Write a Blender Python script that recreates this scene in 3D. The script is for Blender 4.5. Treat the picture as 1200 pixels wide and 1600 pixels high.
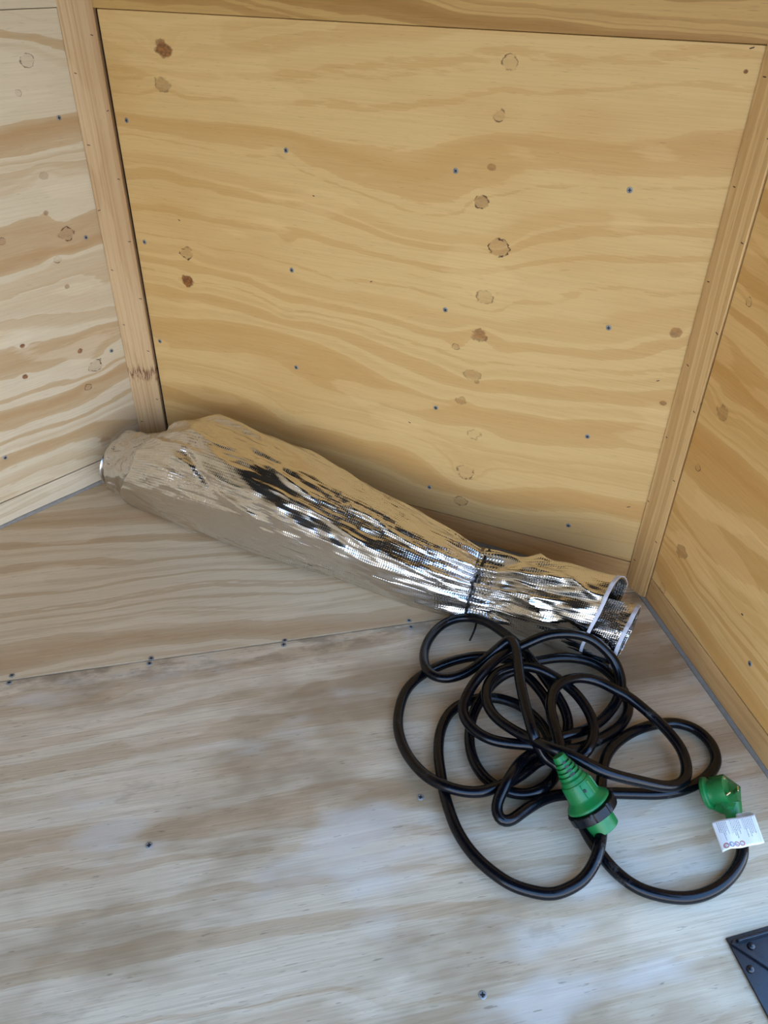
import bpy, bmesh, math, random
import numpy as np
from mathutils import Matrix, Vector, noise as mn
random.seed(7)
scene = bpy.context.scene
for o in list(bpy.data.objects): bpy.data.objects.remove(o)
# ------------------------------------------------------------------ camera
F = 1219.456                                   # focal length in pixels of the 1200x1600 frame
H = 0.90                                       # camera height above the trailer floor
PIT, ROLL, YAW = math.radians(36.24), math.radians(1.07), math.radians(12.76)
def _basis():
    d = np.array([0, math.cos(PIT), math.sin(PIT)]); c, s = math.cos(ROLL), math.sin(ROLL)
    d = np.array([-d[1]*s, d[1]*c, d[2]])
    fw = np.array([0, 0, 1]) - d[2]*d; fw /= np.linalg.norm(fw)
    rt = np.cross(d, fw)
    cy, sy = math.cos(YAW), math.sin(YAW)
    X = rt*cy + fw*sy; Y = -rt*sy + fw*cy
    return np.array([X, Y, -d])                # rows: world axes seen in camera space (x right, y down, z forward)
MW = _basis()
CAM = np.array([0, 0, H])
cd = bpy.data.cameras.new('camera'); cam = bpy.data.objects.new('camera', cd); scene.collection.objects.link(cam)
cd.sensor_fit = 'VERTICAL'; cd.sensor_height = 36.0; cd.lens = F/1600*36.0; cd.clip_start = 0.01
r_, dn_, fw_ = MW[:, 0], MW[:, 1], MW[:, 2]
cam.matrix_world = Matrix(((r_[0], -dn_[0], -fw_[0], 0), (r_[1], -dn_[1], -fw_[1], 0), (r_[2], -dn_[2], -fw_[2], H), (0, 0, 0, 1)))
scene.camera = cam
# ------------------------------------------------------------------ world, sun, exposure
scene.view_settings.view_transform = 'Standard'
scene.view_settings.look = 'None'
scene.view_settings.gamma = 1
scene.view_settings.exposure = 0.0
world = bpy.data.worlds.new('sky'); scene.world = world; world.use_nodes = True
wn, wl_ = world.node_tree.nodes, world.node_tree.links
wn.clear()
_o = wn.new('ShaderNodeOutputWorld'); _b = wn.new('ShaderNodeBackground'); _t = wn.new('ShaderNodeTexCoord')
_s = wn.new('ShaderNodeSeparateXYZ'); _r = wn.new('ShaderNodeValToRGB')
wl_.new(_t.outputs['Generated'], _s.inputs[0]); wl_.new(_s.outputs['Z'], _r.inputs[0])
_e = _r.color_ramp.elements
_e[0].position = 0.0; _e[0].color = (1.0, 0.965, 0.92, 1)
_e[1].position = 0.55; _e[1].color = (0.24, 0.50, 1.0, 1)
wl_.new(_r.outputs[0], _b.inputs['Color']); _b.inputs['Strength'].default_value = 5.1
wl_.new(_b.outputs[0], _o.inputs[0])
sd = bpy.data.lights.new('sun', 'SUN'); sd.energy = 4.0; sd.angle = math.radians(0.6); sd.color = (1.0, 0.93, 0.82)
sun = bpy.data.objects.new('sun', sd); scene.collection.objects.link(sun)
sun.rotation_euler = (math.radians(-38), math.radians(20), 0)     # shines from the nose side over the roof: no sun enters
# ------------------------------------------------------------------ geometry helpers
def c2w(x, y): return (x*math.cos(YAW) + y*math.sin(YAW), -x*math.sin(YAW) + y*math.cos(YAW))
def ray(px, py):
    return MW @ np.array([(px-600)/F, (py-800)/F, 1.0])
def at(px, py, z=0.0):                         # point of the level plane z seen at a pixel
    r = ray(px, py); return CAM + r*(z-H)/r[2]
AXB = math.radians(90 + 54.81); AXL = math.radians(90 - 54.81)
APEX = np.array(c2w(-0.491, 1.409)); CRN = np.array(c2w(0.44, 1.024))
def wall_uv(side, px, py):                     # pixel -> metres along the wall and up
    r = ray(px, py)
    P, D = FR[side]
    n = np.array([-D[1], D[0]])
    t = (n @ (P - CAM[:2]))/(n @ r[:2]); q = CAM + r*t
    return float((q[:2]-P) @ D), float(q[2])
dB = (CRN-APEX)/np.linalg.norm(CRN-APEX)
dL = -np.array([math.cos(AXL), math.sin(AXL)])
LEFTC = APEX + dL*1.005                         # far end of the left nose panel
FR = {'back': (APEX, dB), 'left': (LEFTC, -dL), 'right': (CRN, np.array([0., -1.]))}
NM = {}
for k, (P, D) in FR.items(): NM[k] = np.array([D[1], -D[0]])   # into the room
BASEZ = 0.048
BAND = 0.810
TOPZ = 1.55

col = scene.collection
def tag(o, label=None, cat=None, group=None, kind=None):
    if label: o['label'] = label
    if cat: o['category'] = cat
    if group: o['group'] = group
    if kind: o['kind'] = kind
    return o
def link(name, me, m=None, parent=None, smooth=False):
    o = bpy.data.objects.new(name, me); col.objects.link(o)
    if m is not None and not me.materials: me.materials.append(m)
    if parent is not None: o.parent = parent
    if smooth:
        for p in me.polygons: p.use_smooth = True
    return o
def mesh(name, verts, faces):
    me = bpy.data.meshes.new(name); me.from_pydata([tuple(map(float, v)) for v in verts], [], faces); me.update(); return me
def bm_obj(name, bm, m, parent=None, smooth=False, autosm=False):
    bmesh.ops.recalc_face_normals(bm, faces=bm.faces[:])
    me = bpy.data.meshes.new(name); bm.to_mesh(me); bm.free()
    o = link(name, me, m, parent, smooth)
    if autosm:
        for p in me.polygons: p.use_smooth = True
        me.set_sharp_from_angle(angle=math.radians(35))
    return o
def add_box(bm, x0, x1, y0, y1, z0, z1):
    v = [bm.verts.new(p) for p in ((x0,y0,z0),(x1,y0,z0),(x1,y1,z0),(x0,y1,z0),(x0,y0,z1),(x1,y0,z1),(x1,y1,z1),(x0,y1,z1))]
    for f in ((0,3,2,1),(4,5,6,7),(0,1,5,4),(1,2,6,5),(2,3,7,6),(3,0,4,7)): bm.faces.new([v[i] for i in f])
def add_prism(bm, pts, z0, z1, M=None):
    M = M or Matrix()
    lo = [bm.verts.new(M @ Vector((p[0], p[1], z0))) for p in pts]; hi = [bm.verts.new(M @ Vector((p[0], p[1], z1))) for p in pts]
    n = len(pts); bm.faces.new(lo[::-1]); bm.faces.new(hi)
    for i in range(n): bm.faces.new((lo[i], lo[(i+1) % n], hi[(i+1) % n], hi[i]))
def bevel(bm, w, seg=1):
    bmesh.ops.bevel(bm, geom=bm.edges[:], offset=w, segments=seg, profile=0.7, affect='EDGES')
def box_obj(name, b, m, parent=None, bev=0.0008):
    bm = bmesh.new(); add_box(bm, *b)
    if bev: bevel(bm, bev)
    return bm_obj(name, bm, m, parent)
def lathe(bm, prof, M, n=40, cap=True):
    rings = []
    for (z, r) in prof:
        rings.append([bm.verts.new(M @ Vector((r*math.cos(2*math.pi*i/n), r*math.sin(2*math.pi*i/n), z))) for i in range(n)])
    for a, b in zip(rings, rings[1:]):
        for i in range(n): bm.faces.new((a[i], a[(i+1) % n], b[(i+1) % n], b[i]))
    if cap: bm.faces.new(rings[0][::-1]); bm.faces.new(rings[-1])
def catmull(P, step):
    P = np.array(P, float); out = []
    Q = np.vstack([2*P[0]-P[1], P, 2*P[-1]-P[-2]])
    for i in range(1, len(Q)-2):
        p0, p1, p2, p3 = Q[i-1:i+3]
        # centripetal parameters
        t = [0]
        for a, b in ((p0, p1), (p1, p2), (p2, p3)): t.append(t[-1] + max(np.linalg.norm(b-a), 1e-5)**0.5)
        n = max(2, int(np.linalg.norm(p2-p1)/step))
        for k in range(n):
            s = t[1] + (t[2]-t[1])*k/n
            A1 = (t[1]-s)/(t[1]-t[0])*p0 + (s-t[0])/(t[1]-t[0])*p1
            A2 = (t[2]-s)/(t[2]-t[1])*p1 + (s-t[1])/(t[2]-t[1])*p2
            A3 = (t[3]-s)/(t[3]-t[2])*p2 + (s-t[2])/(t[3]-t[2])*p3
            B1 = (t[2]-s)/(t[2]-t[0])*A1 + (s-t[0])/(t[2]-t[0])*A2
            B2 = (t[3]-s)/(t[3]-t[1])*A2 + (s-t[1])/(t[3]-t[1])*A3
            out.append((t[2]-s)/(t[2]-t[1])*B1 + (s-t[1])/(t[2]-t[1])*B2)
    out.append(P[-1]); return np.array(out)
def tube(name, P, rad, m, parent=None, n=14, flat=None):
    P = np.array(P); T = np.gradient(P, axis=0); T /= np.linalg.norm(T, axis=1)[:, None]
    N = np.cross(T[0], [0, 0, 1.]);  N /= np.linalg.norm(N)
    V = []; Fs = []
    for i in range(len(P)):
        N = N - T[i]*(N @ T[i]); N /= np.linalg.norm(N); B = np.cross(T[i], N)
        for k in range(n):
            a = 2*math.pi*k/n
            r1 = rad if np.isscalar(rad) else rad[i]
            V.append(P[i] + r1*(math.cos(a)*N + math.sin(a)*B))
    for i in range(len(P)-1):
        for k in range(n): Fs.append((i*n+k, i*n+(k+1) % n, (i+1)*n+(k+1) % n, (i+1)*n+k))
    Fs.append(tuple(range(n))[::-1]); Fs.append(tuple((len(P)-1)*n+k for k in range(n)))
    me = mesh(name, V, Fs)
    return link(name, me, m, parent, True)

# ------------------------------------------------------------------ materials
def lin(c): return tuple(((v/255)/12.92 if v/255 <= .04045 else ((v/255+.055)/1.055)**2.4) for v in c) + (1,)
class NT:
    def __init__(s, name):
        s.m = bpy.data.materials.new(name); s.m.use_nodes = True; s.t = s.m.node_tree; s.n = s.t.nodes; s.l = s.t.links
        s.b = s.n['Principled BSDF']
    def N(s, typ, **kw):
        n = s.n.new('ShaderNode'+typ)
        for k, v in kw.items(): setattr(n, k, v)
        return n
    def put(s, sock, v):
        if isinstance(v, bpy.types.NodeSocket): s.l.new(v, sock)
        elif v is not None: sock.default_value = v
    def math(s, op, a, b=None, c=None, clamp=False):
        n = s.N('Math', operation=op, use_clamp=clamp); s.put(n.inputs[0], a); s.put(n.inputs[1], b); s.put(n.inputs[2], c); return n.outputs[0]
    def vmath(s, op, a, b=None):
        n = s.N('VectorMath', operation=op); s.put(n.inputs[0], a); s.put(n.inputs[1], b)
        return n.outputs['Value'] if op in ('LENGTH', 'DISTANCE', 'DOT_PRODUCT') else n.outputs[0]
    def noise(s, vec, scale=1, detail=2, rough=.5, dist=0, w=None, dims='3D'):
        n = s.N('TexNoise', noise_dimensions=dims)
        if vec is not None and dims != '1D': s.put(n.inputs['Vector'], vec)
        if w is not None: s.put(n.inputs['W'], w)
        s.put(n.inputs['Scale'], scale); s.put(n.inputs['Detail'], detail); s.put(n.inputs['Roughness'], rough); s.put(n.inputs['Distortion'], dist)
        return n.outputs[0]
    def ramp(s, f, *st, interp='LINEAR'):
        n = s.N('ValToRGB'); cr = n.color_ramp; cr.interpolation = interp
        while len(cr.elements) < len(st): cr.elements.new(0.5)
        for e, (p, c) in zip(cr.elements, st):
            e.position = p; e.color = c if isinstance(c, tuple) else (c, c, c, 1)
        s.put(n.inputs[0], f); return n.outputs[0]
    def mix(s, f, a, b, mode='MIX'):
        n = s.N('Mix', data_type='RGBA', blend_type=mode); s.put(n.inputs[0], f); s.put(n.inputs[6], a); s.put(n.inputs[7], b); return n.outputs[2]
    def mr(s, v, a, b, c=0., d=1., smooth=True):
        n = s.N('MapRange', interpolation_type='SMOOTHSTEP' if smooth else 'LINEAR')
        for i, x in enumerate((v, a, b, c, d)): s.put(n.inputs[i], x)
        return n.outputs[0]
    def bump(s, h, strength=.3, dist=.001, normal=None):
        n = s.N('Bump'); s.put(n.inputs['Strength'], strength); s.put(n.inputs['Distance'], dist); s.put(n.inputs['Height'], h)
        if normal is not None: s.put(n.inputs['Normal'], normal)
        return n.outputs[0]
    def set(s, **kw):
        for k, v in kw.items(): s.put(s.b.inputs[k.replace('_', ' ')], v)
        return s.m

def wood(name, pale, tan, dark, seed=0., swap=False, bands=26., wander=.035, knots=(), contrast=1., rough=.6, fibre=1., stains=None, bend=(), gloss=.3):
    m = NT(name)
    tc = m.N('TexCoord').outputs['Object']
    if swap:
        sp = m.N('SeparateXYZ'); m.put(sp.inputs[0], tc); cb = m.N('CombineXYZ')
        m.put(cb.inputs[0], sp.outputs[1]); m.put(cb.inputs[1], sp.outputs[0]); tc = cb.outputs[0]
    sp = m.N('SeparateXYZ'); m.put(sp.inputs[0], tc); u, v = sp.outputs[0], sp.outputs[1]
    uv = m.N('CombineXYZ'); m.put(uv.inputs[0], u); m.put(uv.inputs[1], v); uv.inputs[2].default_value = seed; uv = uv.outputs[0]
    def sc(x, y): return m.vmath('MULTIPLY', uv, (x, y, 1))
    ph = m.math('MULTIPLY_ADD', m.math('SUBTRACT', m.noise(sc(1.3, 3.2), 1, 1), .5), wander*4, v)
    ph = m.math('MULTIPLY_ADD', m.math('SUBTRACT', m.noise(sc(5, 13), 1, 2), .5), wander*.85, ph)
    for (bu, bv, ru, rv, amp) in bend:
        dd = m.vmath('LENGTH', m.vmath('DIVIDE', m.vmath('SUBTRACT', uv, (bu, bv, seed)), (ru, rv, 1)))
        g = m.math('POWER', 2.718, m.math('MULTIPLY', m.math('MULTIPLY', dd, dd), -1.))
        ph = m.math('MULTIPLY_ADD', g, amp, ph)
    km = None; kf = None
    if knots:
        wob = m.math('MULTIPLY', m.math('SUBTRACT', m.noise(sc(55, 75), 1, 3, .65), .5), 1.5)
        brk = m.mr(m.noise(sc(90, 90), 1, 2), .38, .6)
        for (ku, kv, r, fill, ring) in knots:
            d = m.vmath('LENGTH', m.vmath('DIVIDE', m.vmath('SUBTRACT', uv, (ku, kv, seed)), (r*1.12, r*.9, 1)))
            g = m.math('POWER', 2.718, m.math('MULTIPLY', m.math('MULTIPLY', d, d), -.16))
            ph = m.math('MULTIPLY_ADD', g, (r*1.3 if kv*1000 % 2 < 1 else -r*1.3), ph)
            d2 = m.math('ADD', d, wob)
            fm = m.math('MULTIPLY', m.mr(d2, .75, 1.05, 1., 0.), fill)
            rm = m.math('MULTIPLY', m.math('MULTIPLY', m.mr(m.math('ABSOLUTE', m.math('SUBTRACT', d2, .95)), .03, .15, 1., 0.), brk), ring)
            kf = fm if kf is None else m.math('MAXIMUM', kf, fm)
            km = rm if km is None else m.math('MAXIMUM', km, rm)
    b = m.noise(None, 1, 1.5, .5, w=m.math('MULTIPLY_ADD', ph, bands, seed*7.3), dims='1D')
    b2 = m.noise(None, 1, 1, .5, w=m.math('MULTIPLY_ADD', ph, bands*3.3, seed*3.1), dims='1D')
    b = m.math('ADD', m.math('MULTIPLY', b, .8), m.math('MULTIPLY', b2, .2))
    rag = m.math('MULTIPLY', m.math('SUBTRACT', m.noise(sc(22, 170), 1, 3, .6), .5), .07)
    bb = m.math('ADD', b, rag)
    t = m.ramp(bb, (.30, 1.), (.42, .72), (.468, .62), (.474, .06), (.55, 0.), (.60, .40), (.66, .55), (.668, .10), (.80, .5))
    t = m.math('MULTIPLY', t, contrast)
    c = m.mix(t, lin(pale), lin(tan))
    big = m.noise(sc(2.2, 4.5), 1, 3, .6)
    c = m.mix(m.mr(big, .5, .75, 0., .45), c, lin(tan))
    patch = m.mr(m.math('ADD', m.noise(sc(3.2, 12), 1, 2, .5), rag), .60, .63, 0., .38 if fibre else 0.)
    c = m.mix(patch, c, lin(tuple(min(255, q+12) for q in pale)))
    fb = m.noise(sc(7, 420), 1, 3, .65)
    c = m.mix(m.mr(fb, .35, .75, 0., .16*fibre), c, lin(dark))
    lt = m.noise(sc(16, 800), 1.3, 2, .6)
    c = m.mix(m.mr(lt, .55, .72, 0., .14*fibre), c, lin(tuple(min(255, q+22) for q in pale)))
    pore = m.mr(m.noise(sc(45, 1100), 1, 1, .5), .70, .76)
    c = m.mix(m.math('MULTIPLY', pore, .26*fibre), c, lin(tuple(int(q*.55) for q in dark)))
    if kf is not None:
        kc = m.mix(m.mr(m.noise(sc(160, 260), 1, 3, .6), .38, .62), lin((150, 88, 34)), lin((96, 52, 24)))
        c = m.mix(kf, c, kc)
        c = m.mix(km, c, lin((72, 38, 22)))
    if stains is not None: c = stains(m, c, sc, rag)
    h = m.math('ADD', m.math('MULTIPLY', fb, .6), m.math('MULTIPLY', b, .5))
    return m.set(Base_Color=c, Roughness=m.mr(lt, .3, .8, rough-.08, rough+.1), Normal=m.bump(h, .35, .0006), Specular_IOR_Level=gloss)

def K(side, L):
    out = []
    for (px, py, rp, fill, ring) in L:
        u, v = wall_uv(side, px, py); u2, v2 = wall_uv(side, px, py-rp)
        out.append((u, v, abs(v2-v)*1.05, fill, ring))
    return out
KB = K('back', [(255,77,15,.85,.4),(254,132,14,.35,.5),(292,396,10,.25,.95),(294,438,10,.9,.3),(797,98,13,.15,.7),(781,182,10,.2,.8),
    (768,261,6,.5,.3),(753,317,11,.45,.9),(779,387,14,.25,1.),(758,465,12,.2,.6),(748,525,11,.6,.6),(712,542,5,.2,.7),(739,587,11,.3,.4),
    (720,626,7,.35,.4),(742,678,9,.05,.45),(728,737,11,.08,.7),(719,783,8,.2,.7),(1056,520,8,.6,.3),(1036,630,4,.6,.3),(1165,112,4,.9,.3),
    (447,381,9,.05,.05),(447,490,11,.04,.0),(450,655,10,.05,.0),(438,236,12,.05,.0)])
KL = K('left', [(42,95,12,.12,.75),(28,145,6,.15,.6),(104,365,12,.22,.9),(3,377,6,.25,.7),(90,405,6,.1,.8),(150,571,10,.2,.9),(35,540,4,.9,.5),
    (125,548,4,.8,.4),(39,589,4,.9,.4),(138,605,5,.2,.8),(105,448,4,.5,.2),(68,275,8,.3,.1),(72,333,4,.5,.2),(166,690,8,.25,.1)])
KR = K('right', [(1170,472,8,.1,.9),(1129,644,14,.35,.5),(1090,730,7,.15,.9),(1065,862,13,.45,.5),(1035,918,8,.1,.7)])

M_back = wood('plywood back', (218,184,122), (196,150,86), (168,124,68), seed=1.7, bands=15, wander=.05, knots=KB, contrast=.72,
              bend=[(.62,.58,.16,.07,.07),(.70,.11,.13,.05,.05),(.33,.33,.2,.06,-.05)])
M_left = wood('plywood left', (212,198,168), (182,150,106), (154,130,96), seed=5.2, bands=12, wander=.06, knots=KL, contrast=1.05)
M_right = wood('plywood right', (236,196,128), (210,158,86), (168,122,66), seed=9.1, bands=16, wander=.05, knots=KR, contrast=.9)
M_top = wood('plywood upper', (200,162,98), (160,117,60), (120,84,42), seed=3.3, bands=34, wander=.05)
M_skirt = wood('skirting wood', (212,170,112), (186,140,86), (130,92,52), seed=12.4, bands=40, wander=.02, contrast=.6)
M_skirt_l = wood('skirting wood pale', (212,198,170), (182,158,122), (150,128,96), seed=15.1, bands=30, wander=.03, contrast=.7)
BURN = wall_uv('left', 214, 577)[1]
def post_mark(m, c, sc, rag):
    sp = m.N('SeparateXYZ'); m.put(sp.inputs[0], sc(1, 1)); y = m.math('SUBTRACT', sp.outputs[0], BURN)
    n = m.noise(sc(60, 520), 1, 2, .6); e = m.math('MULTIPLY', m.math('SUBTRACT', m.noise(sc(8, 260), 1, 3, .7), .5), .05)
    band = m.mr(m.math('ABSOLUTE', m.math('ADD', y, e)), .006, .016, 1., 0.)
    return m.mix(m.math('MULTIPLY', m.math('MULTIPLY', band, m.mr(n, .44, .56)), .85), c, lin((92, 40, 24)))
M_post = wood('post wood', (208,178,134), (176,136,90), (140,102,62), seed=2.6, swap=True, bands=60, wander=.008, contrast=.7, stains=post_mark)
M_post_r = wood('post wood right', (222,184,124), (190,146,88), (136,98,56), seed=6.6, swap=True, bands=60, wander=.008, contrast=.8)
SEAM_Y = float((at(0, 1064)[1] + at(700, 967)[1])/2)
def floor_stain(m, c, sc, rag):
    g = m.mr(m.math('ADD', m.noise(sc(2.6, 5.5), 1, 4, .62), rag), .48, .66, 0., .62)
    c = m.mix(g, c, lin((142, 116, 82)))
    w = m.mr(m.math('ADD', m.noise(m.vmath('ADD', sc(3.5, 9), (7, 3, 1)), 1, 3, .6), rag), .53, .66, 0., .5)
    c = m.mix(w, c, lin((216, 210, 198)))
    s = m.mr(m.noise(m.vmath('ADD', sc(9, 16), (1, 9, 1)), 1, 4, .7), .60, .75, 0., .35)
    c = m.mix(s, c, lin((132, 116, 92)))
    sp = m.N('SeparateXYZ'); m.put(sp.inputs[0], sc(1, 1))
    near = m.mr(m.math('ADD', sp.outputs[1], m.math('MULTIPLY', rag, .3)), SEAM_Y-.07, SEAM_Y, 0., 1.)      # trodden dirt along the seam
    c = m.mix(m.math('MULTIPLY', near, m.mr(m.noise(sc(12, 30), 1, 4, .7), .42, .62, 0., .6)), c, lin((112, 98, 80)))
    fl = m.mr(m.noise(sc(38, 300), 1, 2, .6), .68, .74, 0., .5)                                                # dark flecks and scuffs
    return m.mix(fl, c, lin((104, 90, 72)))
M_floor_n = wood('plywood floor near', (220,203,174), (184,153,115), (144,119,88), seed=14.2, bands=15, wander=.06, contrast=.75, stains=floor_stain, rough=.5, fibre=2.2)
M_floor_f = wood('plywood floor far', (216,197,164), (184,152,112), (150,122,90), seed=17.9, bands=17, wander=.05, contrast=.85, rough=.5, fibre=1.6)
M_ceil = wood('darkened ceiling wood', (70,64,58), (54,48,42), (40,36,32), seed=21.)  # unseen ceiling, coloured dark so the foil reflects a dark band
def plain(name, c, rough=.5, metal=0., spec=.5, bumpy=0.):
    m = NT(name); tc = m.N('TexCoord').outputs['Object']
    nz = m.noise(tc, 140, 3, .6)
    cc = m.mix(m.mr(nz, .4, .7, 0., .25), lin(c), lin(tuple(int(q*.75) for q in c)))
    kw = dict(Base_Color=cc, Roughness=m.mr(nz, .3, .7, rough*.85, min(1, rough*1.2)), Metallic=metal, Specular_IOR_Level=spec)
    if bumpy: kw['Normal'] = m.bump(nz, bumpy, .0005)
    return m.set(**kw)
M_caulk = plain('grey caulk', (140,136,128), .7)
M_screw = plain('zinc screw', (150,152,150), .5, .4)
M_recess = plain('screw recess', (30,30,32), .6)
M_dark = plain('dark gap', (40,30,22), .9)
M_staple = plain('staple mark', (62,40,26), .7)
M_green = plain('green plastic', (8,112,52), .38, 0., .5)
M_black = plain('black plastic', (12,14,19), .3, 0., .3)
M_tie = plain('black nylon', (14,14,15), .4)
M_brass = plain('prong metal', (216,206,180), .25, 1.)
M_plate = plain('black sheet metal', (20,22,28), .3, 0., .6)
M_ground = plain('gravel ground', (150,146,138), .9)
M_hem = plain('white hem tape', (205,205,212), .45, 0., .5, .3)
def cable_mat():
    m = NT('black cable jacket'); tc = m.N('TexCoord').outputs['Object']
    d = m.noise(tc, 22, 4, .65); sc = m.noise(tc, 300, 3, .7)
    dust = m.mr(m.math('MULTIPLY_ADD', m.math('SUBTRACT', sc, .5), .25, d), .64, .76, 0., .45)
    c = m.mix(dust, lin((5, 7, 13)), lin((80, 80, 80)))
    return m.set(Base_Color=c, Roughness=m.mr(sc, .3, .7, .17, .28), Specular_IOR_Level=.34, Normal=m.bump(sc, .15, .0004))
M_cable = cable_mat()
def foil_mat(name='foil', base=(222,220,216), weave=1.):
    m = NT(name); tc = m.N('TexCoord').outputs['UV']; ob = m.N('TexCoord').outputs['Object']
    w1 = m.N('TexWave', wave_type='BANDS', bands_direction='X'); m.put(w1.inputs[0], tc); w1.inputs['Scale'].default_value = 66.; w1.inputs['Distortion'].default_value = .6
    w2 = m.N('TexWave', wave_type='BANDS', bands_direction='Y'); m.put(w2.inputs[0], tc); w2.inputs['Scale'].default_value = 66.; w2.inputs['Distortion'].default_value = .6
    wv = m.math('MULTIPLY', w1.outputs['Fac'], w2.outputs['Fac'])
    area = m.mr(m.noise(ob, 7, 2), .35, .6, .25, 1.)
    n1 = m.bump(m.math('MULTIPLY', wv, area), .40*weave, .0012)
    cr = m.noise(m.vmath('MULTIPLY', tc, (2.2, 6, 1)), 1, 2, .45, .4)        # soft dents along the roll
    cr2 = m.noise(m.vmath('MULTIPLY', tc, (90, 12, 1)), 1, 2, .6, .6)      # short cross wrinkles
    cr3 = m.noise(m.vmath('MULTIPLY', tc, (16, 60, 1)), 1, 3, .55, 1.2)
    hh = m.math('MULTIPLY', cr, .9)
    hh = m.math('MULTIPLY_ADD', m.math('MULTIPLY', cr2, m.mr(m.noise(ob, 9, 2), .52, .64)), .35, hh)
    hh = m.math('MULTIPLY_ADD', m.math('MULTIPLY', cr3, m.mr(m.noise(ob, 6, 2), .48, .62)), .45, hh)
    n2 = m.bump(hh, .5, .004, n1)
    r = m.mr(m.noise(ob, 5, 3), .35, .7, .10, .24)
    vo = m.N('TexVoronoi', feature='F1'); m.put(vo.inputs['Vector'], m.vmath('MULTIPLY', tc, (20, 42, 1)))
    sv = m.N('SeparateXYZ'); m.put(sv.inputs[0], m.vmath('SUBTRACT', m.vmath('MULTIPLY', tc, (20, 42, 1)), vo.outputs['Position']))
    sc_ = m.N('SeparateXYZ'); m.put(sc_.inputs[0], m.vmath('SUBTRACT', vo.outputs['Color'], (.5, .5, .5)))
    fac = m.math('ADD', m.math('MULTIPLY', sv.outputs[0], sc_.outputs[0]), m.math('MULTIPLY', sv.outputs[1], sc_.outputs[1]))   # flat facets, each tilted its own way
    n2 = m.bump(m.math('MULTIPLY', fac, m.mr(m.noise(ob, 7, 2), .46, .60)), .55, .012, n2)
    return m.set(Base_Color=lin(base), Metallic=1., Roughness=r, Normal=n2)
M_foil = foil_mat()
M_foil2 = foil_mat('foil inner', (205,203,200), .6)
M_foil_back = plain('grey foil lining', (120,124,132), .45, .6, .5, .5)

# ------------------------------------------------------------------ room shell
def wall_frame(side):
    P, D = FR[side]; n = NM[side]
    # local X along the wall, Y up, Z into the room
    return Matrix(((D[0], 0, n[0], P[0]), (D[1], 0, n[1], P[1]), (0, 1, 0, 0), (0, 0, 0, 1)))
LENS = {'back': float(np.linalg.norm(CRN-APEX)), 'left': 1.005, 'right': 0.50}
T = 0.009                                       # panel thickness; its face lies in the wall plane
def wall(side, mat):
    L = LENS[side]
    o = box_obj('wall_'+side, (-.01, L+(.01 if side != 'right' else 0), 0., TOPZ, -T-.03, -T), M_dark, None, 0)
    o.matrix_world = wall_frame(side); tag(o, kind='structure')
    u0 = {'back': .0480, 'left': 0., 'right': .0362}[side]
    box_obj('plywood_panel', (u0, L, BASEZ+.0011, BAND, -T, 0), mat, o, .0006)
    box_obj('skirting_board', (u0, L, .001, BASEZ-.0008, -T, .0006), M_skirt if side != 'left' else M_skirt_l, o, .0006)
    box_obj('upper_panel', (0.0, L, BAND+.001, TOPZ-.002, -T, .0022), M_top if side != 'left' else M_left, o, .0006)
    return o
WB = wall('back', M_back); WL = wall('left', M_left); WR = wall('right', M_right)
WR.children[0]
# far walls behind the camera: side door in the right wall, open rear
HW = float(CRN[0])                              # trailer right side
XL = float(LEFTC[0]); YB = float(LEFTC[1]); REAR = -0.42
DOOR0, DOOR1 = float(CRN[1])-.5, REAR           # side door from just behind the black plate to the rear
def shell(name, b, m):
    o = box_obj(name, b, m, None, 0); tag(o, kind='structure'); return o
shell('wall_far_left', (XL-.04, XL, REAR, YB, 0, TOPZ), M_left)
shell('wall_rear', (XL, HW+.04, REAR-.04, REAR, 1.27, TOPZ), M_ceil)  # unseen header, set low to narrow the sky light and its foil reflection
shell('door_header', (HW, HW+.04, DOOR1, DOOR0, 1.0, TOPZ), M_right)  # unseen header over the side door, height set to limit light from the right
# ceiling over the nose and rear
poly = [tuple(APEX), tuple(CRN), (HW, REAR), (XL, REAR), (XL, YB)]
bm = bmesh.new(); add_prism(bm, poly[::-1], TOPZ, TOPZ+.03); ce = bm_obj('ceiling', bm, M_ceil); tag(ce, kind='structure')
# floor: dark subfloor, two plywood sheets with a seam between them
SEAM = (at(0, 1064)[1] + at(700, 967)[1])/2
bm = bmesh.new(); add_prism(bm, [tuple(p) for p in poly][::-1], -.05, -.012); FL = bm_obj('floor', bm, M_dark); tag(FL, kind='structure')
def clip_poly(P, y, keep_above):
    out = []
    for i in range(len(P)):
        a, b = P[i], P[(i+1) % len(P)]
        ina, inb = (a[1] > y) == keep_above, (b[1] > y) == keep_above
        if ina: out.append(a)
        if ina != inb:
            t = (y-a[1])/(b[1]-a[1]); out.append((a[0]+t*(b[0]-a[0]), y))
    return out
for y, up, mm in ((SEAM+.0016, True, M_floor_f), (SEAM-.0012, False, M_floor_n)):
    bm = bmesh.new(); add_prism(bm, clip_poly(poly, y, up)[::-1], -.012, 0.); bm_obj('floor_sheet', bm, mm, FL)
# grey caulk along the foot of the walls
for side in ('back', 'left', 'right'):
    bm = bmesh.new(); L = LENS[side]; Mx = wall_frame(side)
    sec = [(0, 0), (.0052, 0), (.0044, .0016), (.001, .0045), (0, .005)]
    n = 60; rings = []
    for i in range(n+1):
        u = L*i/n; w = 1 + .22*mn.noise(Vector((u*25, 3.3, Mx[0][3])))
        rings.append([bm.verts.new(Mx @ Vector((u, b_*w, .0007+a_*w))) for a_, b_ in sec])
    for a_, b_ in zip(rings, rings[1:]):
        for k in range(len(sec)): bm.faces.new((a_[k], a_[(k+1) % 5], b_[(k+1) % 5], b_[k]))
    bm.faces.new(rings[0]); bm.faces.new(rings[-1][::-1])
    bm_obj('caulk_strip', bm, M_caulk, FL, True)
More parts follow.
